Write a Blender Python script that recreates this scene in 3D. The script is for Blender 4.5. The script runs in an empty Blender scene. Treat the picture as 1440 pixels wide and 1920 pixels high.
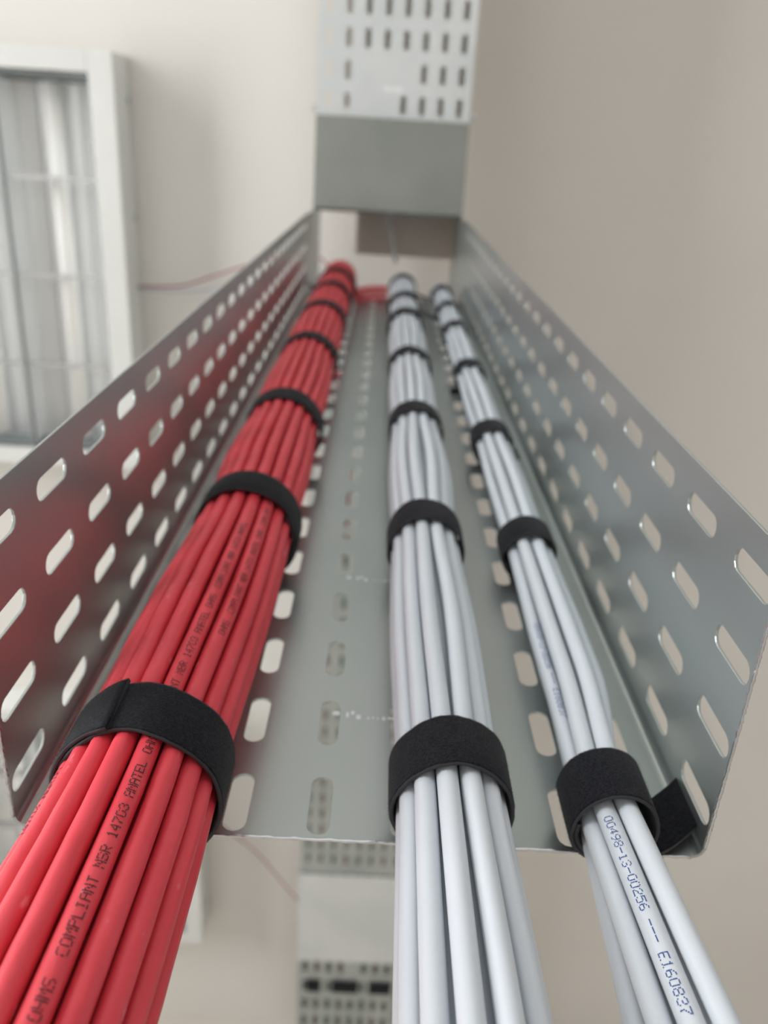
import bpy, bmesh, math, random
from mathutils import Vector, Matrix
C = bpy.context.scene
COL = C.collection
MM = 0.001
PI = math.pi

# ---------------------------------------------------------------- camera, world, light, exposure
F_PX = 1559.15
CAM = Vector((97.28, -186.31, -213.01)) * MM
RIGHT = Vector((0.9983758, -0.05663027, 0.00622733))
UP = Vector((-0.05426341, -0.91191847, 0.40676799))
FWD = Vector((0.01735657, 0.40644523, 0.91351028))
cd = bpy.data.cameras.new('camera')
cam = bpy.data.objects.new('camera', cd)
COL.objects.link(cam)
m3 = Matrix((RIGHT, UP, -FWD)).transposed()
cam.matrix_world = Matrix.Translation(CAM) @ m3.to_4x4()
cd.sensor_fit = 'HORIZONTAL'
cd.sensor_width = 36.0
cd.lens = F_PX * 36.0 / 1440.0
cd.clip_start = 0.01
cd.clip_end = 50
cd.dof.use_dof = True
cd.dof.focus_distance = 0.200
cd.dof.aperture_fstop = cd.lens / 2.4
C.camera = cam

w = bpy.data.worlds.new('world')
C.world = w
w.use_nodes = True
w.node_tree.nodes['Background'].inputs[0].default_value = (0.75, 0.85, 1.0, 1)
w.node_tree.nodes['Background'].inputs[1].default_value = 0.3

C.view_settings.view_transform = 'Standard'
C.view_settings.look = 'None'
C.view_settings.gamma = 1.0
C.view_settings.use_curve_mapping = False
C.view_settings.exposure = 0.15

RX0, RX1, RY0, RY1, RZ0, RZ1 = -2600, 2600, -3200, 1840, -1900, 1175   # room, mm


def area(name, loc, target, sx, sy, power, color):
    d = bpy.data.lights.new(name, 'AREA')
    d.shape = 'RECTANGLE'
    d.size = sx
    d.size_y = sy
    d.energy = power
    d.color = color
    o = bpy.data.objects.new(name, d)
    COL.objects.link(o)
    o.location = Vector(loc) * MM
    o.rotation_euler = (Vector(target) - Vector(loc)).to_track_quat('-Z', 'Y').to_euler()
    return o


area('window_daylight', (-2540, -900, -200), (0, -900, -1200), 3.0, 1.8, 195, (0.97, 0.985, 1.0))
area('window_daylight_behind_viewer', (-300, -3130, -100), (-300, 0, -900), 3.0, 1.7, 28, (0.80, 0.90, 1.0))

# ---------------------------------------------------------------- materials


def mat(name, color, rough=0.6, metal=0.0, spec=0.5):
    m = bpy.data.materials.new(name)
    m.use_nodes = True
    b = m.node_tree.nodes['Principled BSDF']
    b.inputs['Base Color'].default_value = (*color, 1)
    b.inputs['Roughness'].default_value = rough
    b.inputs['Metallic'].default_value = metal
    b.inputs['Specular IOR Level'].default_value = spec
    return m


def nd(m, t, **kw):
    n = m.node_tree.nodes.new(t)
    for k, v in kw.items():
        setattr(n, k, v)
    return n


def lk(m, a, b):
    m.node_tree.links.new(a, b)


def vary(m, c1, c2, scale, stretch=(1, 1, 1), detail=3, bump=0.0, bump_scale=None, rough=None, dist=0.0004):
    """noise-mixed colour, optional bump and roughness range"""
    b = m.node_tree.nodes['Principled BSDF']
    tc = nd(m, 'ShaderNodeTexCoord')
    mp = nd(m, 'ShaderNodeMapping')
    mp.inputs['Scale'].default_value = stretch
    lk(m, tc.outputs['Object'], mp.inputs['Vector'])
    n = nd(m, 'ShaderNodeTexNoise')
    n.inputs['Scale'].default_value = scale
    n.inputs['Detail'].default_value = detail
    lk(m, mp.outputs[0], n.inputs['Vector'])
    r = nd(m, 'ShaderNodeValToRGB')
    r.color_ramp.elements[0].position = 0.35
    r.color_ramp.elements[1].position = 0.65
    r.color_ramp.elements[0].color = (*c1, 1)
    r.color_ramp.elements[1].color = (*c2, 1)
    lk(m, n.outputs['Fac'], r.inputs[0])
    lk(m, r.outputs[0], b.inputs['Base Color'])
    if rough:
        mr = nd(m, 'ShaderNodeMapRange')
        mr.inputs['To Min'].default_value = rough[0]
        mr.inputs['To Max'].default_value = rough[1]
        lk(m, n.outputs['Fac'], mr.inputs['Value'])
        lk(m, mr.outputs[0], b.inputs['Roughness'])
    if bump:
        n2 = nd(m, 'ShaderNodeTexNoise')
        n2.inputs['Scale'].default_value = bump_scale or scale
        n2.inputs['Detail'].default_value = detail
        lk(m, mp.outputs[0], n2.inputs['Vector'])
        bp = nd(m, 'ShaderNodeBump')
        bp.inputs['Strength'].default_value = bump
        bp.inputs['Distance'].default_value = dist
        lk(m, n2.outputs['Fac'], bp.inputs['Height'])
        lk(m, bp.outputs[0], b.inputs['Normal'])
    return m


M = {}
M['ceiling'] = vary(mat('beige_ceiling_paint', (0.62, 0.56, 0.50), 0.85), (0.725, 0.69, 0.64), (0.76, 0.725, 0.675), 2.0, bump=0.1, bump_scale=300)
M['wall'] = vary(mat('beige_wall_paint', (0.60, 0.55, 0.49), 0.85), (0.57, 0.52, 0.47), (0.61, 0.56, 0.50), 2.0)
M['floor'] = vary(mat('pale_floor', (0.45, 0.44, 0.42), 0.5), (0.58, 0.57, 0.55), (0.64, 0.63, 0.61), 3.0)
M['zinc'] = vary(mat('galvanised_steel', (0.5, 0.52, 0.52), 0.35, 0.85), (0.43, 0.475, 0.465), (0.51, 0.55, 0.54), 14, (1, 1, 0.35),
                 bump=0.05, bump_scale=60, rough=(0.26, 0.42))
M['zinc_dark_reflect'] = vary(mat('galvanised_steel_dark_reflection', (0.5, 0.52, 0.52), 0.45, 0.85), (0.28, 0.30, 0.275), (0.33, 0.345, 0.32), 9,
                      bump=0.05, bump_scale=60, rough=(0.36, 0.5))  # galvanised steel with the tee bottom plate's dark reflection put into its colour
M['zinc_edge'] = mat('cut_steel_edge', (0.7, 0.7, 0.7), 0.25, 0.9)
M['strap'] = vary(mat('black_hook_and_loop', (0.012, 0.012, 0.015), 1.0, 0, 0.1), (0.007, 0.0075, 0.010), (0.019, 0.019, 0.023), 1400,
                  bump=0.9, bump_scale=2500, dist=0.0003)
bs = M['strap'].node_tree.nodes['Principled BSDF']
bs.inputs['Sheen Weight'].default_value = 0.12
bs.inputs['Sheen Roughness'].default_value = 0.4
M['strap_edge'] = mat('woven_strap_edge', (0.045, 0.045, 0.05), 0.9)
M['red'] = vary(mat('red_cable_jacket', (0.70, 0.05, 0.07), 0.42), (0.68, 0.040, 0.060), (0.76, 0.062, 0.085), 60, (1, 1, 0.5),
                bump=0.75, bump_scale=130, rough=(0.38, 0.52), dist=0.0009)
_b = M['red'].node_tree.nodes['Principled BSDF']
_src = _b.inputs['Base Color'].links[0].from_socket
_tc = nd(M['red'], 'ShaderNodeTexCoord')
_mp = nd(M['red'], 'ShaderNodeMapping')
_mp.inputs['Scale'].default_value = (1, 1, 0.35)
_n = nd(M['red'], 'ShaderNodeTexNoise')
_n.inputs['Scale'].default_value = 330
_n.inputs['Detail'].default_value = 4
_r = nd(M['red'], 'ShaderNodeMapRange')
_r.inputs['From Min'].default_value = 0.66
_r.inputs['From Max'].default_value = 0.74
_r.inputs['To Max'].default_value = 0.5
_x = nd(M['red'], 'ShaderNodeMix', data_type='RGBA')
_x.inputs['B'].default_value = (0.85, 0.30, 0.33, 1)
lk(M['red'], _tc.outputs['Object'], _mp.inputs[0])
lk(M['red'], _mp.outputs[0], _n.inputs['Vector'])
lk(M['red'], _n.outputs['Fac'], _r.inputs['Value'])
lk(M['red'], _r.outputs[0], _x.inputs['Factor'])
lk(M['red'], _src, _x.inputs['A'])
lk(M['red'], _x.outputs['Result'], _b.inputs['Base Color'])
M['white'] = vary(mat('white_cable_jacket', (0.68, 0.70, 0.72), 0.38), (0.61, 0.645, 0.685), (0.65, 0.68, 0.72), 30, (1, 1, 0.3),
                  bump=0.12, bump_scale=90, rough=(0.34, 0.44), dist=0.0004)
M['black_ink'] = mat('black_ink', (0.02, 0.012, 0.014), 0.6)
M['blue_ink'] = mat('blue_ink', (0.012, 0.06, 0.27), 0.6)
M['dark_trim'] = mat('dark_louvre_edge', (0.22, 0.24, 0.24), 0.4, 0.6)
M['stand_in_cover'] = mat('brown_stand_in_cover', (0.80, 0.72, 0.63), 0.75, 0.0)  # colour of the added plate that stands in for a dark area
M['zinc_bright_reflect'] = vary(mat('galvanised_steel_bright_reflection', (0.6, 0.62, 0.62), 0.4, 0.5), (0.66, 0.69, 0.69), (0.73, 0.755, 0.75), 9, (1, 1, 1),
                     bump=0.04, bump_scale=60, rough=(0.42, 0.52))  # same steel lightened: bright reflection on front tray and joiner put into colour
M['white_ink'] = mat('pale_stamped_mark', (0.85, 0.86, 0.86), 0.35)
M['lamp'] = vary(mat('white_enamel', (0.72, 0.72, 0.69), 0.4), (0.70, 0.70, 0.67), (0.74, 0.74, 0.71), 5)
M['reflector'] = mat('bright_louvre_reflector', (0.95, 0.965, 0.965), 0.38, 0.45)
M['tube'] = mat('fluorescent_tube_glass', (0.9, 0.89, 0.85), 0.25)
M['cap'] = mat('tube_end_cap', (0.6, 0.6, 0.6), 0.3, 0.9)
M['rod'] = mat('threaded_rod_steel', (0.6, 0.6, 0.6), 0.3, 0.9)
M['wire_purple'] = mat('maroon_wire', (0.30, 0.06, 0.10), 0.5)
M['wire_blue'] = mat('grey_blue_wire', (0.42, 0.44, 0.52), 0.5)
M['glass'] = mat('window_glass', (0.9, 0.95, 1.0), 0.05)
M['glass'].node_tree.nodes['Principled BSDF'].inputs['Transmission Weight'].default_value = 0.9

# ---------------------------------------------------------------- helpers


class MB:
    """collects faces in millimetres, builds ONE mesh object"""

    def __init__(s):
        s.v = []
        s.f = []

    def add(s, verts, faces):
        o = len(s.v)
        s.v += [tuple(x) for x in verts]
        s.f += [tuple(i + o for i in f) for f in faces]

    def box(s, x0, x1, y0, y1, z0, z1):
        s.add([(x0, y0, z0), (x1, y0, z0), (x1, y1, z0), (x0, y1, z0), (x0, y0, z1), (x1, y0, z1), (x1, y1, z1), (x0, y1, z1)],
              [(3, 2, 1, 0), (4, 5, 6, 7), (0, 1, 5, 4), (1, 2, 6, 5), (2, 3, 7, 6), (3, 0, 4, 7)])

    def tube(s, pts, r, n=12, caps=True):
        rings = []
        pts = [Vector(p) for p in pts]
        ref = None
        for i, p in enumerate(pts):
            t = (pts[min(i + 1, len(pts) - 1)] - pts[max(i - 1, 0)]).normalized()
            if ref is None:
                ref = Vector((1, 0, 0)) if abs(t.x) < 0.9 else Vector((0, 1, 0))
            a = (ref - t * ref.dot(t)).normalized()
            ref = a
            b = t.cross(a)
            rr = r(i) if callable(r) else r
            rings.append([p + (a * math.cos(2 * PI * k / n) + b * math.sin(2 * PI * k / n)) * rr for k in range(n)])
        vs = [v for rg in rings for v in rg]
        fs = []
        for i in range(len(rings) - 1):
            for k in range(n):
                fs.append((i * n + k, i * n + (k + 1) % n, (i + 1) * n + (k + 1) % n, (i + 1) * n + k))
        if caps:
            fs.append(tuple(range(n))[::-1])
            fs.append(tuple((len(rings) - 1) * n + k for k in range(n)))
        s.add(vs, fs)

    def build(s, name, m, parent=None, smooth=False, merge=0.0, recalc=True):
        me = bpy.data.meshes.new(name)
        me.from_pydata([(x * MM, y * MM, z * MM) for x, y, z in s.v], [], s.f)
        if merge or recalc:
            bm = bmesh.new()
            bm.from_mesh(me)
            if merge:
                bmesh.ops.remove_doubles(bm, verts=bm.verts, dist=merge * MM)
            if recalc:
                bmesh.ops.recalc_face_normals(bm, faces=bm.faces)
            bm.to_mesh(me)
            bm.free()
        for p in me.polygons:
            p.use_smooth = smooth
        for mm in (m if isinstance(m, (list, tuple)) else [m]):
            me.materials.append(mm)
        o = bpy.data.objects.new(name, me)
        COL.objects.link(o)
        if parent:
            o.parent = parent
            o.matrix_parent_inverse = parent.matrix_world.inverted()
        return o


def tag(o, label, cat, group=None, kind=None):
    o['label'] = label
    o['category'] = cat
    if group:
        o['group'] = group
    if kind:
        o['kind'] = kind
    return o


def thing(name, label, cat, loc, group=None):
    o = bpy.data.objects.new(name, None)
    o.empty_display_size = 0.02
    o.location = Vector(loc) * MM
    COL.objects.link(o)
    o.matrix_world = Matrix.Translation(Vector(loc) * MM)
    return tag(o, label, cat, group)


def struct(o):
    o['kind'] = 'structure'
    return o


# ---------------------------------------------------------------- the room


def slab(name, m, *b):
    g = MB()
    g.box(*b)
    return struct(g.build(name, m))


T = 120
slab('ceiling', M['ceiling'], RX0 - T, RX1 + T, RY0 - T, RY1 + T, RZ1, RZ1 + T)
slab('floor', M['floor'], RX0 - T, RX1 + T, RY0 - T, RY1 + T, RZ0 - T, RZ0)
slab('wall_left', M['wall'], RX0 - T, RX0, RY0 - T, RY1 + T, RZ0, RZ1)
slab('wall_right', M['wall'], RX1, RX1 + T, RY0 - T, RY1 + T, RZ0, RZ1)
slab('wall_front', M['wall'], RX0, RX1, RY0 - T, RY0, RZ0, RZ1)
slab('wall_back', M['wall'], RX0, RX1, RY1, RY1 + T, RZ0, RZ1)


def window(name, horizontal_x, a0, a1, z0, z1, at):
    fr = MB()
    pn = MB()

    def bx(g, u0, u1, w0, w1, d0, d1):
        if horizontal_x:
            g.box(u0, u1, at + d0, at + d1, w0, w1)
        else:
            g.box(at + d0, at + d1, u0, u1, w0, w1)
    for (u0, u1, w0, w1) in ((a0, a1, z0, z0 + 50), (a0, a1, z1 - 50, z1), (a0, a0 + 50, z0 + 50, z1 - 50), (a1 - 50, a1, z0 + 50, z1 - 50),
                             ((a0 + a1) / 2 - 25, (a0 + a1) / 2 + 25, z0 + 50, z1 - 50)):
        bx(fr, u0, u1, w0, w1, 0, 40)
    o = struct(fr.build(name, M['lamp']))
    bx(pn, a0 + 50, a1 - 50, z0 + 50, z1 - 50, 5, 15)
    pn.build('pane', M['glass'], o)
    return o


window('window_1', False, -2450, 650, -1150, 750, RX0)
window('window_2', True, -1850, 1250, -1000, 800, RY0)

# ---------------------------------------------------------------- slotted steel sheets


def outline(L, Wd, n=6):
    """stadium outline centred on 0, long axis along v"""
    r = Wd / 2
    pts = []
    for k in range(n + 1):
        a = PI * k / n
        pts.append((r * math.cos(a), L / 2 - r + r * math.sin(a)))
    for k in range(n + 1):
        a = PI + PI * k / n
        pts.append((r * math.cos(a), -(L / 2 - r) + r * math.sin(a)))
    return pts


def sheet(g, us, vs, slots, fmap, L, Wd, th):
    """grid of cells us x vs (edge lists); slots = set of (i,j) cells with a slot; fmap(u,v,d) -> xyz"""
    out = outline(L, Wd)

    def q(a, b, c, d, rev):
        return (a, b, c, d) if not rev else (d, c, b, a)
    nu, nv = len(us) - 1, len(vs) - 1
    for i in range(nu):
        for j in range(nv):
            u0, u1, v0, v1 = us[i], us[i + 1], vs[j], vs[j + 1]
            for lay, d in ((0, 0.0), (1, th)):
                rev = lay == 1
                if (i, j) in slots:
                    cu, cv = slots[(i, j)]
                    P = [(cu + a, cv + b) for a, b in out]
                    cor = [(u1, v1), (u0, v1), (u0, v0), (u1, v0)]
                    verts = [fmap(*p, d) for p in P] + [fmap(*c, d) for c in cor]
                    N = len(P)
                    fs = []

                    def quad_of(p):
                        a = p[0] - cu
                        b = p[1] - cv
                        if b > 0:
                            return 0 if a > 1e-6 else 1
                        return 2 if a < -1e-6 else 3
                    for k in range(N):
                        k2 = (k + 1) % N
                        c1 = quad_of(((P[k][0] + P[k2][0]) / 2, (P[k][1] + P[k2][1]) / 2)) if k not in (N // 2 - 1, N - 1) else None
                        if c1 is None:
                            # straight side: corner 1->2 (left side) or 3->0 (right side)
                            ca, cb = (1, 2) if k == N // 2 - 1 else (3, 0)
                            fs.append((k, k2, N + cb, N + ca))
                        else:
                            fs.append((k, k2, N + c1))
                    fs.append((N // 4, N + 1, N + 0))
                    fs.append((N // 2 + N // 4, N + 3, N + 2))
                    g.add(verts, fs)
                else:
                    g.add([fmap(u0, v0, d), fmap(u1, v0, d), fmap(u1, v1, d), fmap(u0, v1, d)], [q(0, 1, 2, 3, rev)])
            if (i, j) in slots:
                cu, cv = slots[(i, j)]
                N = len(out)
                verts = [fmap(cu + a, cv + b, 0) for a, b in out] + [fmap(cu + a, cv + b, th) for a, b in out]
                g.add(verts, [(k, (k + 1) % N, N + (k + 1) % N, N + k) for k in range(N)])
    # rim
    for i in range(nu):
        for v in (vs[0], vs[-1]):
            g.add([fmap(us[i], v, 0), fmap(us[i + 1], v, 0), fmap(us[i + 1], v, th), fmap(us[i], v, th)], [(0, 1, 2, 3)])
    for j in range(nv):
        for u in (us[0], us[-1]):
            g.add([fmap(u, vs[j], 0), fmap(u, vs[j + 1], 0), fmap(u, vs[j + 1], th), fmap(u, vs[j], th)], [(0, 1, 2, 3)])


def grid_for(centres_u, centres_v, u0, u1, v0, v1, skip=()):
    def edges(c, a, b):
        e = [a] + [(c[k] + c[k + 1]) / 2 for k in range(len(c) - 1)] + [b]
        return e
    us, vs = edges(centres_u, u0, u1), edges(centres_v, v0, v1)
    slots = {(i, j): (cu, cv) for i, cu in enumerate(centres_u) for j, cv in enumerate(centres_v) if (i, j) not in skip}
    return us, vs, slots


COLS = [12.44 + 24.92 * c for c in range(8)]
ROWS = [12.38 + 24.75 * r for r in range(4)]
SL, SW = 24.2, 7.0
PZ = 39.57
ZTOP = 882.0
TH = 1.0
RB = 3.0      # bend radius


def bevel(o, wd):
    b = o.modifiers.new('bevel', 'BEVEL')
    b.width = wd * MM
    b.segments = 1
    b.limit_method = 'ANGLE'
    b.angle_limit = math.radians(50)


def bend_strip(g, cx, cy, sx, axis_pts, fpos):
    pass


# vertical tray -------------------------------------------------
tray = thing('cable_tray', 'vertical perforated galvanised steel tray with three cable bundles strapped inside it', 'cable tray', (100, 0, -30.3), 'perforated galvanised trays')
zs = [-17.02 + PZ * k for k in range(23)]
g = MB()
us, vs, sl = grid_for(COLS, zs, RB, 200 - RB, -30.3, ZTOP)
sheet(g, us, vs, sl, lambda u, v, d: (u, d, v), SL, SW, TH)
NB = 5
for side in (0, 1):         # rounded bends between plate and flanges
    for k in range(NB):
        a0, a1 = PI / 2 * k / NB, PI / 2 * (k + 1) / NB

        def pt(a, r):
            x = RB - r * math.sin(a)
            y = -RB + r * math.cos(a)
            return (x if side == 0 else 200 - x, y)
        (xa, ya), (xb, yb), (xc, yc), (xd, yd) = pt(a0, RB), pt(a1, RB), pt(a1, RB + TH), pt(a0, RB + TH)
        Z0, Z1 = -30.3, ZTOP
        g.add([(xa, ya, Z0), (xb, yb, Z0), (xb, yb, Z1), (xa, ya, Z1), (xd, yd, Z0), (xc, yc, Z0), (xc, yc, Z1), (xd, yd, Z1)],
              [(0, 1, 2, 3), (7, 6, 5, 4), (0, 4, 5, 1), (3, 2, 6, 7)])
base = g.build('base_plate', M['zinc'], tray, merge=0.01)
bevel(base, 0.15)
for x, dx in ((0, -1), (200, 1)):
    g = MB()
    us, vs, sl = grid_for(ROWS, zs, RB, 99.6, -30.3, ZTOP)
    sheet(g, us, vs, sl, lambda u, v, d, x=x, dx=dx: (x + dx * d, -u, v), SL, SW, TH)
    fl = g.build('side_flange', M['zinc'], tray, merge=0.01)
    bevel(fl, 0.15)
rnd0 = random.Random(3)
for nm, p0, p1 in (('cut_edge', (200.5, -RB, -30.4), (200.5, -99.6, -30.4)), ('cut_edge', (-.5, -RB, -30.4), (-.5, -99.6, -30.4)),
                   ('cut_edge', (RB, .5, -30.4), (200 - RB, .5, -30.4))):
    g = MB()
    p0, p1 = Vector(p0), Vector(p1)
    n = 130
    rr = [0.42 + rnd0.uniform(0, .22) for _ in range(n + 1)]
    g.tube([p0 + (p1 - p0) * i / n + Vector((rnd0.uniform(-.1, .1), rnd0.uniform(-.1, .1), rnd0.uniform(-.15, .1))) for i in range(n + 1)], lambda i: rr[i], 6)
    g.build(nm, M['zinc_edge'], tray, smooth=True)
# pale stamped marks on the plate
g = MB()
random.seed(5)
for zc in (0.0,):
    pass


def marks(name, zc, parent):
    g = MB()
    rr = random.Random(int(zc))
    x = 88.0
    for wd, hh, dz in ((2.6, 1.6, 1.0), (0, 0, 0), (1.2, 2.0, .5), (1.4, 1.4, 1.6), (1.8, 1.6, 0), (0, 0, 0), (.8, .8, .2), (.8, .8, .4), (.8, .8, .2), (1.5, 1.3, 0), (2.2, .9, .4), (1.0, 1.2, .2)):
        if wd:
            a, b = x, x + wd
            zl, zh = zc + dz * 1.5, zc + dz * 1.5 + hh * 1.5
            g.add([(a + .2, -.06, zl), (b - .2, -.06, zl), (b, -.06, (zl + zh) / 2), (b - .3, -.06, zh), (a + .2, -.06, zh), (a, -.06, (zl + zh) / 2)], [(0, 1, 2, 3, 4, 5)])
        x += max(wd, 1.2) + .5
    return g.build(name, M['white_ink'], parent)


marks('stamped_mark', 25.0, tray)
marks('stamped_mark', 126.0, tray)

# tee fitting at the top of the drop ------------------------------
tee = thing('tray_tee_fitting', 'plain galvanised tee fitting joining the vertical tray to the ceiling tray', 'tray fitting', (100, -60, ZTOP))
ZB = 1003.0
RA = ZB - ZTOP      # 121


def arcpt(k, n, r):
    a = PI / 2 * k / n
    return (RA - r * math.cos(a), ZTOP + r * math.sin(a))


for x, dx in ((0, -1), (200, 1)):
    poly = [(-99.6, ZTOP), (0, ZTOP)] + [arcpt(k, 10, RA) for k in range(1, 11)] + [(RA - .2, 1103), (-210.8, 1103), (-210.8, ZB + 1), (-96, 984)]
    g = MB()
    n = len(poly)
    g.add([(x, y, z) for y, z in poly] + [(x + dx * TH, y, z) for y, z in poly],
          [tuple(range(n)), tuple(range(n, 2 * n))[::-1]] + [(k, (k + 1) % n, n + (k + 1) % n, n + k) for k in range(n)])
    g.build('side_flange', M['zinc'], tee)
g = MB()
for k in range(12):
    (ya, za), (yb, zb), (yc, zc), (yd, zd) = arcpt(k, 12, RA), arcpt(k + 1, 12, RA), arcpt(k + 1, 12, RA - TH), arcpt(k, 12, RA - TH)
    g.add([(x, y, z) for x in (0, 200) for y, z in ((ya, za), (yb, zb), (yc, zc), (yd, zd))],
          [(0, 1, 5, 4), (3, 7, 6, 2), (0, 4, 7, 3), (1, 2, 6, 5), (0, 3, 2, 1), (4, 5, 6, 7)])
g.build('curved_plate', M['zinc'], tee, smooth=False)
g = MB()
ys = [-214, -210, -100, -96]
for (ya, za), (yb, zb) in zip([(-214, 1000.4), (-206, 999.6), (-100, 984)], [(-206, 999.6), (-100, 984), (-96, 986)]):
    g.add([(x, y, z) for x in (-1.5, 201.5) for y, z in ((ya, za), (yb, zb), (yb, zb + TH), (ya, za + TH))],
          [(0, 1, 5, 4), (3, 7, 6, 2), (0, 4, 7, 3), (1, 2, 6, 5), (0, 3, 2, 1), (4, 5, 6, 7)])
g.build('bottom_plate', M['zinc_dark_reflect'], tee)
for x, dx in ((-1, -1), (201, 1)):
    g = MB()
    pts = [(x + dx * 0.2, -222, 1022), (x + dx * 5.5, -222, 1022)]
    g.tube([pts[0], pts[1]], 5.0, 6)
    g.tube([pts[1], (x + dx * 9, -222, 1022)], 3.0, 10)
    g.build('bolt', M['rod'], tee)


# horizontal trays ------------------------------------------------
def htray(name, label, y0, y1, rows, zb, L, Wd, skip=(), slot=True, xw=0.0, group='perforated galvanised trays', cat='cable tray', flange_slots=True, m='zinc'):
    t = thing(name, label, cat, (100, (y0 + y1) / 2, zb), group)
    cols = [13.5 + 24.7 * c for c in range(8)]
    g = MB()
    if slot:
        us, vs, sl = grid_for(cols, rows, -xw, 200 + xw, y0, y1, skip)
    else:
        us, vs, sl = [-xw, 200 + xw], [y0, y1], {}
    sheet(g, us, vs, sl, lambda u, v, d: (u, v, zb + d), L, Wd, TH)
    g.build('base_plate', M[m], t, merge=0.01)
    for x, dx in ((-xw, -1), (200 + xw, 1)):
        g = MB()
        if slot and flange_slots:
            us, vs, sl = grid_for(ROWS, rows, 0, 100, y0, y1)
        else:
            us, vs, sl = [0, 100], [y0, y1], {}
        sheet(g, us, vs, sl, lambda u, v, d, x=x, dx=dx: (x + dx * d, v, zb + u), L, Wd, TH)
        g.build('side_flange', M[m], t, merge=0.01)
    return t


front_rows = [-231 - 37.3 * k for k in range(22)][::-1]
front = htray('cable_tray', 'perforated horizontal ceiling tray above the top of the vertical drop, towards the viewer', front_rows[0] - 20, -211, front_rows, ZB + 2, 23, 7.0,
              skip={(c, len(front_rows) - 1) for c in (2, 3)} | {(c, len(front_rows) - 2) for c in (2, 3, 4)}, flange_slots=False, m='zinc_bright_reflect')
g = MB()      # pale marks stamped on the front tray
for x, wd in ((86, 6), (93.5, 3), (98, 4), (103, 7)):
    g.box(x, x + wd, -252, -246, ZB + 1.9, ZB + 2.1)
g.build('stamped_mark', M['white_ink'], front)
rear_rows = [RA + 20 + 38.7 * k for k in range(26)]
htray('cable_tray', 'dull perforated ceiling tray seen just below the lower edge of the vertical tray', RA, 1149, rear_rows, ZB + 2, 25, 7.5, flange_slots=False)
htray('tray_joiner', 'bright plain galvanised joining piece between the two rear ceiling trays', 1149, 1396, [], ZB - 1, 25, 7, slot=False, xw=2.5, group=None, cat='tray fitting', m='zinc_bright_reflect')
far_rows = [1416, 1474, 1531, 1587, 1643, 1699, 1755]
htray('cable_tray', 'perforated ceiling tray with black straps poking out of its underside', 1396, RY1 - 4, far_rows, ZB + 1, 34, 11, skip={(4, 0)}, flange_slots=False, xw=1.5)

g = MB()  # added cover plate, standing in for an unidentified dark area above the opening
g.box(54, 201, -228, -26, 1118, 1119.2)
g.box(20, 201, front_rows[0] - 15, -228, 1118, 1119.2)
g.box(199.8, 201, front_rows[0] - 15, -26, 1104.5, 1118)
tag(g.build('tray_cover_stand_in', M['stand_in_cover']), 'added brownish cover plate standing in for the dark area behind the opening', 'stand-in plate')

# hanger rod seen through the opening above the bundles
g = MB()
pa, pb = Vector((101.4, -84, 1096)), Vector((116, -26, 1052))
g.tube([pa, pb], 3.2, 12)
g.tube([pa, pa + (pb - pa) * 0.06], 7, 6)
tag(g.build('hanger_rod', M['lamp'], smooth=False), 'thin pale hanger rod seen through the opening above the cable bundles', 'rod')

# ---------------------------------------------------------------- cables
random.seed(11)


class Bundle:
    def __init__(s, x, y, straps, xlow=None, seed=1, swell=0.07, relax=0.0):
        s.relax = relax
        s.x, s.y, s.straps, s.xlow, s.swell = x, y, straps, xlow if xlow is not None else x, swell
        rb = random.Random(int(x))
        s.ph = [(rb.uniform(0, 6), rb.uniform(0, 6)) for _ in range(9)]
        s.R = RA - y     # radius of the bend of the centre line

    def centre(s, z):
        t = min(max((z + 20) / 120.0, 0), 1)
        return s.xlow + (s.x - s.xlow) * t, s.y

    def path(s, a, b, wob, dr, up=None):
        """a = offset in X, b = offset away from the plate; wob = list of per-gap random pushes"""
        pts = []
        st = [z + 10 for z in s.straps]
        z = -1890.0
        zz = [z] + [-1500, -1000, -700, -500, -400, -330]
        zc = -300.0
        while zc < 300:
            zz.append(zc)
            zc += 7.5
        while zc < ZTOP - 6:
            zz.append(zc)
            zc += 14
        zz.append(ZTOP)
        for z in zz:
            cx, cy = s.centre(z)
            k = 1.0
            px = py = 0.0
            if z < st[0]:
                u = min((st[0] - z) / 90.0, 1.0)
                e = u * u * (3 - 2 * u)
                k = 1 + 0.06 * e
                px, py = wob[0][0] * e, wob[0][1] * e
                px += dr[0] * min(1.0, (st[0] - z) / 100.0) + (dr[2] * min(1.6, max(0.0, -62 - z) / 43.0) if len(dr) > 2 else 0)
                py += dr[1] * min(1.0, (st[0] - z) / 100.0)
            else:
                e0 = min(max((z - st[0]) / 45.0, 0), 1)
                k = 1 + s.relax * e0 * e0 * (3 - 2 * e0)
                for i in range(len(st) - 1):
                    if st[i] <= z < st[i + 1]:
                        u = (z - st[i]) / (st[i + 1] - st[i])
                        e = math.sin(PI * u) ** 2
                        k += s.swell * e
                        px, py = wob[i + 1][0] * e, wob[i + 1][1] * e
            aa, bb = a, b
            if up and z > st[0]:
                e1 = min((z - st[0]) / 60.0, 1)
                e1 = e1 * e1 * (3 - 2 * e1)
                aa, bb = a + (up[0] - a) * e1, b + (up[1] - b) * e1
            pts.append((cx + aa * k + px, cy - bb * k - py, z))
        if up:
            a, b = up
        for i in range(1, 13):
            th = PI / 2 * i / 12
            r = s.R + b
            pts.append((s.x + a, RA - r * math.cos(th), ZTOP + r * math.sin(th)))
        zt = ZTOP + s.R + b
        for y in (200, 260, 320, 380, 440, 700, 1200, 1600, RY1 - 6):      # the bundles ride over the grey cables added in the tray
            e = min(max((y - 200) / 240.0, 0), 1)
            pts.append((s.x + a, y, zt + 21.5 * e * e * (3 - 2 * e)))
        return pts


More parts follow.
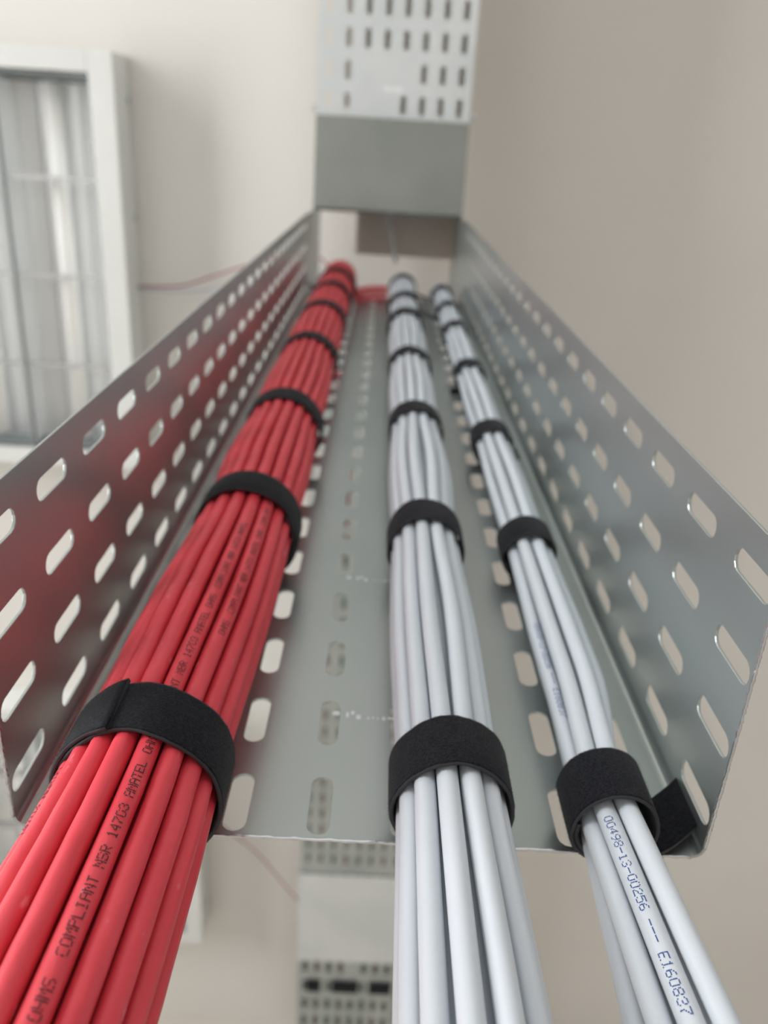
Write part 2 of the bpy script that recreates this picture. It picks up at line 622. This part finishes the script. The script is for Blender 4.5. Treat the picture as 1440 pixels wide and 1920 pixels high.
RED_ST = [-43, 117, 258, 424, 570, 688, 786]
CEN_ST = [-37, 123, 286, 444, 612, 712, 850]
RIG_ST = [-36, 131, 284, 450, 613, 725, 838]
red = Bundle(42.2, -24.2, RED_ST, xlow=39.6, swell=0.05)
cen = Bundle(123.3, -18.3, CEN_ST, xlow=124.3, swell=0.09)
rig = Bundle(173.0, -14.0, RIG_ST, xlow=172.7, swell=0.10)

F57 = {
    '0': '01110 10001 10001 10001 10001 10001 01110', '1': '00100 01100 00100 00100 00100 00100 01110',
    '2': '01110 10001 00001 00110 01000 10000 11111', '3': '01110 10001 00001 00110 00001 10001 01110',
    '4': '00010 00110 01010 10010 11111 00010 00010', '5': '11111 10000 11110 00001 00001 10001 01110',
    '6': '00110 01000 10000 11110 10001 10001 01110', '7': '11111 00001 00010 00100 01000 01000 01000',
    '8': '01110 10001 10001 01110 10001 10001 01110', '9': '01110 10001 10001 01111 00001 00010 01100',
    '-': '00000 00000 00000 11111 00000 00000 00000', 'E': '11111 10000 10000 11110 10000 10000 11111',
    'O': '01110 10001 10001 10001 10001 10001 01110', 'H': '10001 10001 10001 11111 10001 10001 10001',
    'M': '10001 11011 10101 10101 10001 10001 10001', 'S': '01111 10000 10000 01110 00001 00001 11110',
    'C': '01111 10000 10000 10000 10000 10000 01111', 'P': '11110 10001 10001 11110 10000 10000 10000',
    'L': '10000 10000 10000 10000 10000 10000 11111', 'I': '01110 00100 00100 00100 00100 00100 01110',
    'A': '01110 10001 10001 11111 10001 10001 10001', 'N': '10001 11001 10101 10101 10011 10001 10001',
    'T': '11111 00100 00100 00100 00100 00100 00100', 'B': '11110 10001 10001 11110 10001 10001 11110',
    'R': '11110 10001 10001 11110 10100 10010 10001', ' ': '00000 00000 00000 00000 00000 00000 00000'}


def at_z(pts, z):
    for (p, q) in zip(pts, pts[1:]):
        if p[2] <= z <= q[2]:
            t = (z - p[2]) / (q[2] - p[2])
            return (p[0] + (q[0] - p[0]) * t, p[1] + (q[1] - p[1]) * t)
    return pts[0][:2]


def print_text(pts, r, text, z_start, up, psi, m, parent, adv=2.1, pitch_h=0.36, pitch_w=0.37, seed=1, fade=None):
    """dot-matrix letters lying on the jacket; up=True reads upwards with tops to the left"""
    g = MB()
    rnd = random.Random(seed)
    for ci, ch in enumerate(text):
        rows = F57[ch].split()
        for ri, row in enumerate(rows):
            for ki, bit in enumerate(row):
                if bit == '1' and rnd.random() > 0.05:
                    along = ci * adv + ki * pitch_w
                    z = z_start + (along if up else -along)
                    h = (3 - ri) * pitch_h                 # towards the top of the letter
                    ang = psi + ((-h if up else h) / r) + rnd.uniform(-.01, .01)
                    cx, cy = at_z(pts, z)
                    dz = 0.185 + rnd.uniform(-.02, .02)
                    da = 0.15 / r
                    vs = []
                    for (sa, sz) in ((-1, -.6), (0, -1), (1, -.6), (1, .6), (0, 1), (-1, .6)):
                        a = ang + sa * da
                        vs.append((cx + (r + 0.05) * math.sin(a), cy - (r + 0.05) * math.cos(a), z + sz * dz))
                    g.add(vs, [(0, 1, 2, 3, 4, 5)])
    return g.build('printed_text', m, parent, recalc=False)


ORD = ['first', 'second', 'third', 'fourth', 'fifth', 'sixth', 'seventh', 'eighth', 'ninth', 'tenth', 'eleventh', 'twelfth']


def make_cable(b, ring_r, phi, rc, m, name, label, cat, group, seed, amp, dr=(0, 0), prints=(), ovr=None, knob=0.004, up=None):
    rnd = random.Random(seed)
    if isinstance(ring_r, tuple):
        a, bb = ring_r
        ring_r, phi = math.hypot(a, bb), math.atan2(a, bb)
    else:
        a, bb = ring_r * math.sin(phi), ring_r * math.cos(phi)
    wob = []
    for q in range(9):      # neighbours drift together, so that jackets touch but do not cross
        s1, s2 = b.ph[q]
        rad = amp * (0.6 + 0.5 * math.sin(2 * phi + s1)) * (ring_r / 12)
        tan = amp * 0.9 * math.sin(phi + s2)
        wob.append((rad * math.sin(phi) + tan * math.cos(phi), rad * math.cos(phi) - tan * math.sin(phi)))
    if ovr:
        for k, v in ovr.items():
            wob[k] = v
    pts = b.path(a, bb, wob, dr, up)
    g = MB()
    s1, s2 = rnd.uniform(0, 6), rnd.uniform(0, 6)
    kn = knob * rc
    g.tube(pts, lambda i: rc - kn + kn * 0.5 * (math.sin(pts[i][2] * 0.42 + s1) + math.sin(pts[i][2] * 0.23 + s2)), 14)
    o = g.build(name, m, smooth=True, recalc=False)
    tag(o, label, cat, group)
    for (text, z0, up, psi, ink, sd) in prints:
        print_text(pts, rc, text, z0, up, psi, ink, o, seed=sd, adv=2.1 if up else 2.2)
    return o


D2 = math.radians
# red bundle: 18 outer cables, 12 inside
RT = 'OHMS  COMPLIANT NBR 14703 ANATEL '
red_spec = []
for k in range(18):
    red_spec.append((18.1, 15 + 20 * k))
for k in range(18):
    deg = (15 + 20 * k + 180) % 360 - 180
    vis = abs(deg - 10) <= 100
    prints = []
    if abs(deg - 15) < 1:
        prints = [(RT, -119.0, True, D2(20), M['black_ink'], 3), (RT * 2, -49.0, True, D2(20), M['black_ink'], 4)]
        label = 'red data cable printed with black compliance lettering, at the front of the red bundle'
        gp = 'red cables in the left bundle'
    else:
        if abs(deg + 65) < 1:
            prints = [('14703 ANATEL OHMS', -68.0, True, D2(-38), M['black_ink'], 7)]
        if abs(deg - 35) < 1:
            prints = [(RT * 2, 10.0, True, D2(30), M['black_ink'], 9)]
        steps = round((deg - 15) / 20)
        if vis:
            side = 'right' if steps > 0 else 'left'
            label = 'red data cable, %s to the %s of the red one with the bold black lettering' % (ORD[abs(steps) - 1], side)
        else:
            label = 'red data cable at the back of the red bundle, against the steel plate'
        gp = 'red cables in the left bundle'
    make_cable(red, 18.1, D2(deg), 2.98, M['red'], 'data_cable', label, 'cable', gp, 100 + k, 0.55,
               dr=(-0.8 + 0.5 * math.sin(D2(deg)), 0.6 * math.cos(D2(deg)), -1.7 * max(0, math.sin(D2(deg)))), prints=prints, knob=0.018)
for k in range(12):
    make_cable(red, 12.0, D2(5 + 30 * k), 2.98, M['red'], 'data_cable', 'red data cable inside the red bundle, glimpsed between the outer ones', 'cable',
               'red cables in the left bundle', 200 + k, 0.4, dr=(-0.8, 0.2, -1.2 * max(0, math.sin(D2(5 + 30 * k)))))
# middle white bundle: 12 outer, 6 inside
for k in range(12):
    deg = (-10 + 30 * k + 180) % 360 - 180
    vis = -110 < deg < 90
    if vis:
        order = sorted(d for d in [((-10 + 30 * q + 180) % 360 - 180) for q in range(12)] if -110 < d < 90)
        label = 'white data cable, %s from the left across the front of the middle bundle' % ORD[order.index(deg)]
    else:
        label = 'white data cable at the back of the middle bundle, against the steel plate'
    ovr = {1: (0.9 if deg == 20 else -0.6 if deg == -10 else 0.0, 0.3), 2: (1.2 if deg > 15 else -1.2 if deg > -60 else -.4, .3)}
    make_cable(cen, 12.35, D2(deg), 3.0, M['white'], 'data_cable', label, 'cable', 'white cables in the middle bundle', 300 + k, 0.8,
               dr=(0.3 + 0.7 * math.sin(D2(deg)), 0.7 * math.cos(D2(deg))), ovr=ovr)
for k in range(6):
    make_cable(cen, 6.2, D2(10 + 60 * k), 3.0, M['white'], 'data_cable', 'white data cable inside the middle bundle, glimpsed between the outer ones', 'cable',
               'white cables in the middle bundle', 350 + k, 0.3, dr=(0.3, 0.2))
# right white bundle: 8 outer, 1 inside
WT = '00498-13-00256 --- E160837'
RIG = [   # offset in X, offset off the plate, drift per 100 mm below the lowest strap, label, prints
    (0.2, 6.5, (7.5, 0.5), 'white data cable at the right edge of the right bundle, beside the blue printed one', ()),
    (-5.6, 5.0, (6.5, 0.5), 'white data cable printed with blue dotted numbers, at the front of the right bundle', [(WT, -39.2, False, D2(-27), M['blue_ink'], 21)]),
    (-8.2, -0.5, (3.0, 2.0), 'white data cable just left of the blue printed one in the right bundle', [(WT, 66.0, False, D2(2), M['blue_ink'], 22)]),
    (-6.8, -6.4, (-3.0, 1.0), 'white data cable along the far left edge of the right bundle, behind the others', ()),
    (1.5, 0.4, (2.0, 0), 'white data cable hidden in the middle of the right bundle', ()),
    (4.8, -4.8, (2.0, 0), 'white data cable at the back right of the right bundle, near the steel flange', ()),
    (-0.9, -6.2, (1.0, 0), 'white data cable at the back of the right bundle, against the steel plate', ())]
RIG_UP = [20, -32, -83, -135, 71, 122, 174]
for k, (a, bb, dr, label, prints) in enumerate(RIG):
    up = (7.45 * math.sin(D2(RIG_UP[k])), 7.45 * math.cos(D2(RIG_UP[k])))
    make_cable(rig, (a, bb), 0, 2.95, M['white'], 'data_cable', label, 'cable', 'white cables in the right bundle', 400 + k, 0.35, dr=dr, prints=prints, up=up)

# a few red cables that leave the top of the red bundle to the right
for k in range(3):
    dz = (0, 3, 6)[k]
    dy = (0, 6.4, 12.8)[k]
    pts = [(67.5, -4.2 - dy, 826 + dz), (72, -4.2 - dy, 838 + dz), (82, -4.2 - dy, 850 + dz), (94, -4.2 - dy, 857 + dz), (104.5, -4.2 - dy, 858 + dz)]
    g = MB()
    P = [Vector(p) for p in pts]
    out = []
    for i in range(len(P) - 1):
        p0, p1, p2, p3 = P[max(i - 1, 0)], P[i], P[i + 1], P[min(i + 2, len(P) - 1)]
        for q in range(4):
            t = q / 4
            out.append(0.5 * ((2 * p1) + (p2 - p0) * t + (2 * p0 - 5 * p1 + 4 * p2 - p3) * t * t + (3 * p1 - p0 - 3 * p2 + p3) * t ** 3))
    out.append(P[-1])
    g.tube(out, 2.95, 12)
    tag(g.build('data_cable', M['red'], smooth=True), 'red data cable crossing behind the top of the middle bundle, %s of three' % ('rearmost', 'middle', 'frontmost')[k], 'cable',
        'red cables crossing behind the middle bundle')

# ---------------------------------------------------------------- hook-and-loop straps


def strap(bundle_pos, z, rad, label, group, seed=0, start=200, turns=1.35, tail=None, wave=0.5, th=1.5, H=20.0, sq=(1.0, 1.0), tilt=(0, 0), rev=False, fuzz=0):
    """coiled band; start = angle (deg from the front, clockwise seen from above) of its inner end; tail = (length, bend)"""
    rnd = random.Random(seed)
    cx, cy = bundle_pos
    path = []
    n = int(64 * turns)
    a0 = D2(start)
    for i in range(n + 1):
        t = i / n
        a = a0 + t * turns * 2 * PI
        r = rad + th / 2 + th * 1.06 * (t * turns if t * turns < 1 else t * turns)
        r += 0.25 * math.sin(3 * a + seed) + 0.15 * math.sin(5 * a + 2 * seed)
        path.append([cx + r * math.sin(a) * sq[0], cy - r * math.cos(a) * sq[1], 0.0])
    if tail:
        L, curl, lift = tail
        d = Vector(path[-1]) - Vector(path[-2])
        d.normalize()
        p = Vector(path[-1])
        m = 10
        for i in range(m):
            ang = curl / m
            d = Matrix.Rotation(ang, 3, 'Z') @ d
            p = p + d * (L / m)
            path.append([p.x, p.y, lift * ((i + 1) / m) ** 2])
    if rev:
        path = [[2 * cx - x, y, zz] for x, y, zz in path]
    g = MB()
    N = len(path)
    ph = rnd.uniform(0, 6)
    cross = [(-.5, .04), (-.42, 0), (.42, 0), (.5, .04), (.5, .5), (.5, .96), (.42, 1), (-.42, 1), (-.5, .96), (-.5, .5)]
    m = len(cross)
    vs = []
    for i, p in enumerate(path):
        q0, q1 = Vector(path[max(i - 1, 0)]), Vector(path[min(i + 1, N - 1)])
        t = (q1 - q0)
        t.z = 0
        t.normalize()
        nrm = Vector((t.y, -t.x, 0)) * (-1 if rev else 1)
        wl = wave * 0.5 * (math.sin(i * 0.21 + ph) + 0.5 * math.sin(i * 0.55 + 2 * ph)) + rnd.uniform(-.12, .12)
        wh = wave * 0.5 * (math.sin(i * 0.17 + ph + 1) + 0.5 * math.sin(i * 0.61 + ph)) + rnd.uniform(-.12, .12)
        zt = z + p[2] + tilt[0] * (p[0] - cx) + tilt[1] * (p[1] - cy)
        for (u, v) in cross:
            fz = rnd.uniform(-.07, .07)
            q = Vector((p[0], p[1], 0)) + nrm * (u * th + fz)
            vs.append((q.x, q.y, zt + v * H + (wl * (1 - v) + wh * v)))
    fs = []
    for i in range(N - 1):
        for k in range(m):
            fs.append((i * m + k, i * m + (k + 1) % m, (i + 1) * m + (k + 1) % m, (i + 1) * m + k))
    fs.append(tuple(range(m)))
    fs.append(tuple((N - 1) * m + k for k in range(m))[::-1])
    g.add(vs, fs)
    o = g.build('cable_strap', [M['strap'], M['strap_edge']], smooth=True)
    for p in o.data.polygons:
        if p.normal.z < -0.75 or p.normal.z > 0.75:
            p.material_index = 1
    tag(o, label, 'strap', group)
    if fuzz:
        g = MB()
        for _ in range(fuzz):
            i = rnd.randrange(0, N - 1)
            k = rnd.choice((3, 4, 3, 4, 3, 4, 2, 5))
            A, B_ = Vector(vs[i * m + k]), Vector(vs[(i + 1) * m + (k + 1) % m])
            p = Vector([A[q] + (B_[q] - A[q]) * rnd.random() for q in range(3)])
            nv = Vector((p.x - cx, p.y - cy, 0)).normalized()
            if k == 2:
                nv.z -= 1.0
            if k == 5:
                nv.z += 1.0
            dirv = (nv + Vector((rnd.uniform(-1, 1), rnd.uniform(-1, 1), rnd.uniform(-1, 1))) * 0.9).normalized() * rnd.uniform(.25, .75)
            sd = dirv.cross(Vector((rnd.uniform(-1, 1), rnd.uniform(-1, 1), rnd.uniform(-1, 1)))).normalized() * 0.03
            g.add([p - sd, p + sd, p + dirv], [(0, 1, 2)])
        fz = g.build('fuzz', M['strap'], o, recalc=False)
        fz['kind'] = 'stuff'
    return o


places = ['lowest and widest black strap', 'black strap second from the bottom', 'black strap third from the bottom', 'black strap fourth from the bottom',
          'black strap fifth from the bottom', 'black strap second from the top', 'topmost black strap']
for i, z in enumerate(RED_ST):
    cx, cy = red.centre(z)
    strap((cx + 0.4, cy + 0.2), z, 21.0, places[i] + ' around the red cable bundle', 'straps around the red bundle', seed=i + 1,
          start=[-70, 60, 150, 150, 150, 150, 40][i], turns=[1.15, 1.3, 1.3, 1.3, 1.25, 1.2, 1.6][i], tilt=[(-.03, 0), (0.0, 0), (0, 0), (0, 0), (0, 0), (0, 0), (0.1, 0)][i],
          wave=[1.1, .8, .6, .6, .5, .5, .5][i], th=1.3, tail=(12, -.6, 0) if i == 6 else None, fuzz=[5000, 2500, 0, 0, 0, 0, 0][i])
for i, z in enumerate(CEN_ST):
    cx, cy = cen.centre(z)
    strap((cx, cy), z, 15.4, places[i] + ' around the middle white bundle', 'straps around the middle bundle', seed=20 + i, start=[150, 100, 150, 150, -495, -495, 130][i],
          turns=[1.2, 1.25, 1.2, 1.2, 1.43, 1.43, 1.2][i], tail=[None, None, None, None, (28, .1, 0), (20, .1, 2), None][i], th=1.3, fuzz=[4500, 2000, 0, 0, 0, 0, 0][i])
tails = [(28.5, .12, 14), (9, 1.2, 0), (17, .5, 3), (17, -.4, 0), (6, 0, 0), (6, .5, 0), None]
for i, z in enumerate(RIG_ST):
    cx, cy = rig.centre(z)
    st_end = [190, 215, 190, 185, 255, 240, 120][i]
    tn = 1.3
    strap((cx - (1.3 if i == 0 else 0), cy + (0.3 if i == 0 else 0)), z, 10.3 if i == 0 else 10.6, places[i] + ' around the right white bundle', 'straps around the right bundle', seed=40 + i, start=st_end - 360 * tn, turns=tn, tail=tails[i], th=1.3, wave=.4, rev=i in (0, 1, 2), fuzz=[5500, 2000, 0, 0, 0, 0, 0][i])

# thick cables added in the rear ceiling trays to darken what the slots show
greys = [mat('grey_cable_jacket', (0.20, 0.22, 0.22), 0.5), mat('green_grey_cable_jacket', (0.15, 0.21, 0.19), 0.5), mat('brown_grey_cable_jacket', (0.24, 0.18, 0.175), 0.5)]
for k in range(8):
    g = MB()
    x = 13.5 + 24.7 * k
    g.tube([(x, 450, ZB + 11.5), (x + 1, 650, ZB + 11.5), (x - .5, 1000, ZB + 11.5), (x, RY1 - 6, ZB + 11.5)], 8.3, 14)
    tag(g.build('filler_cable', greys[(0, 2, 1, 2, 0, 1, 2, 0)[k]], smooth=True),
        'dark thick cable added to darken the far tray, %s slot column from the left' % ORD[k], 'cable', 'thick cables added in the rear ceiling tray')

# straps looped round the far tray
for i, (x0, x1, D) in enumerate(((15, 63, 44), (95, 152, 34), (158, 186, 26))):
    pass
for i, (x0, x1, where) in enumerate(((18, 47, 'left'), (71, 128, 'middle'), (150, 198, 'right'))):
    g = MB()
    g.box(x0, x1, 1458, 1490, ZB - 3.5, ZB - 0.5)
    tag(g.build('cable_strap', M['strap']), 'black strap showing as a bar under the far ceiling tray, %s of three' % where, 'strap', 'straps under the far tray')

# ---------------------------------------------------------------- ceiling lamps


def lamp(x0, x1, y0, y1, label):
    t = thing('ceiling_lamp', label, 'lamp', ((x0 + x1) / 2, (y0 + y1) / 2, RZ1), 'square louvred ceiling lamps')
    z0, z1 = 1100.0, RZ1 - 1
    fw = 36
    g = MB()
    g.box(x0, x0 + fw, y0, y1, z0, z1)
    g.box(x1 - fw, x1, y0, y1, z0, z1)
    g.box(x0 + fw, x1 - fw, y0, y0 + 29, z0, z1)
    g.box(x0 + fw, x1 - fw, y1 - 29, y1, z0, z1)
    h = g.build('housing', M['lamp'], t)
    b = h.modifiers.new('bevel', 'BEVEL')
    b.width = 0.0015
    b.segments = 2
    ix0, ix1, iy0, iy1 = x0 + fw, x1 - fw, y0 + 29, y1 - 29
    g = MB()
    g.box(ix0, ix1, iy0, iy1, z1 - 8, z1 - 2)
    g.build('back_reflector', M['reflector'], t)
    nx = 4
    pw = (ix1 - ix0) / nx
    for k in range(nx):       # curved reflectors beside each tube
        g = MB()
        xa, xb = ix0 + k * pw, ix0 + (k + 1) * pw
        for side in (0, 1):
            prof = []
            for q in range(7):
                u = q / 6
                xo = 3 + 34 * (1 - math.sqrt(max(0, 1 - u * u)))
                prof.append(((xa + xo) if side == 0 else (xb - xo), z0 + 4 + 58 * u))
            for (xp, zp), (xq, zq) in zip(prof, prof[1:]):
                g.add([(xp, iy0, zp), (xp, iy1, zp), (xq, iy1, zq), (xq, iy0, zq)], [(0, 1, 2, 3)])
        g.build('louvre_reflector', M['reflector'], t, smooth=True, merge=.01)
        xc = (xa + xb) / 2
        g = MB()
        g.tube([(xc, iy0 + 14, z0 + 42), (xc, iy1 - 14, z0 + 42)], 13, 20)
        tb = g.build('fluorescent_tube', M['tube'], t, smooth=True)
        for (ya, yb) in ((iy0 + 1, iy0 + 14.5), (iy1 - 14.5, iy1 - 1)):
            g = MB()
            g.tube([(xc, ya, z0 + 42), (xc, yb, z0 + 42)], 13.4, 20)
            g.build('end_cap', M['cap'], tb, smooth=False)
    g = MB()
    for k in range(1, nx):
        xm = ix0 + k * pw
        g.box(xm - 2.2, xm + 2.2, iy0, iy1, z0 + 2, z0 + 8)
    g.build('long_louvre', M['dark_trim'], t)
    g = MB()
    ny = 4
    ph = (iy1 - iy0) / ny
    for k in range(1, ny):
        ym = iy0 + k * ph
        g.add([(ix0, ym - 2.5, z0 + 9), (ix1, ym - 2.5, z0 + 9), (ix1, ym, z0 + 27), (ix0, ym, z0 + 27), (ix0, ym + 2.5, z0 + 9), (ix1, ym + 2.5, z0 + 9)],
              [(0, 1, 2, 3), (3, 2, 5, 4), (0, 4, 5, 1), (0, 3, 4), (1, 5, 2)])
    g.build('cross_louvre', M['cap'], t)
    for ye, sg in ((iy0, 1), (iy1, -1)):
        g = MB()
        g.add([(ix0, ye + sg * 5, z0 + 3), (ix1, ye + sg * 5, z0 + 3), (ix1, ye + sg * 14, z0 + 30), (ix0, ye + sg * 14, z0 + 30),
               (ix0, ye + sg * 3, z0 + 3), (ix1, ye + sg * 3, z0 + 3), (ix1, ye + sg * 12, z0 + 30), (ix0, ye + sg * 12, z0 + 30)],
              [(0, 1, 2, 3), (7, 6, 5, 4), (0, 4, 5, 1), (3, 2, 6, 7), (0, 3, 7, 4), (1, 5, 6, 2)])
        g.build('end_plate', M['dark_trim'], t)
    for yy in (y0 + 60, y0 + 225, y1 - 60):
        g = MB()
        g.tube([(x1 + .2, yy, z1 - 12), (x1 + 4, yy, z1 - 12)], 5, 10)
        g.build('screw', M['cap'], t)
    return t


lamp(-915, -295, -280, 345, 'square white louvred ceiling lamp at upper left, beside the tray')
lamp(-845, -225, 862, 1485, 'square white louvred ceiling lamp at lower left, partly behind the red cables')


# ---------------------------------------------------------------- loose wires on the ceiling
def wire(pts, r, m, label):
    P = [Vector(p) for p in pts]
    out = []
    for i in range(len(P) - 1):
        p0, p1, p2, p3 = P[max(i - 1, 0)], P[i], P[i + 1], P[min(i + 2, len(P) - 1)]
        for k in range(8):
            t = k / 8
            out.append(0.5 * ((2 * p1) + (p2 - p0) * t + (2 * p0 - 5 * p1 + 4 * p2 - p3) * t * t + (3 * p1 - p0 - 3 * p2 + p3) * t ** 3))
    out.append(P[-1])
    g = MB()
    g.tube(out, r, 8)
    return tag(g.build('lamp_wire', m, smooth=True), label, 'wire', 'wires from the lamps to the tray')


wire([(-296, 50, 1160), (-225, 44, 1152), (-170, 24, 1146), (-110, 2, 1138), (-40, -20, 1122), (10, -10, 1108), (30, 60, 1060)], 1.5, M['wire_purple'], 'thin maroon wire running from the upper lamp to the tray')
wire([(-296, 53, 1155), (-225, 52, 1146), (-170, 44, 1141), (-110, 30, 1132), (-40, 5, 1118), (10, 10, 1106), (30, 90, 1050)], 1.3, M['wire_blue'], 'thin grey-blue wire beside the maroon one at the upper lamp')
wire([(-226, 1150, 1160), (-180, 1190, 1152), (-110, 1245, 1142), (-40, 1330, 1126), (5, 1380, 1108), (20, 1440, 1060)], 1.5, M['wire_purple'], 'thin maroon wire running from the lower lamp to the tray')
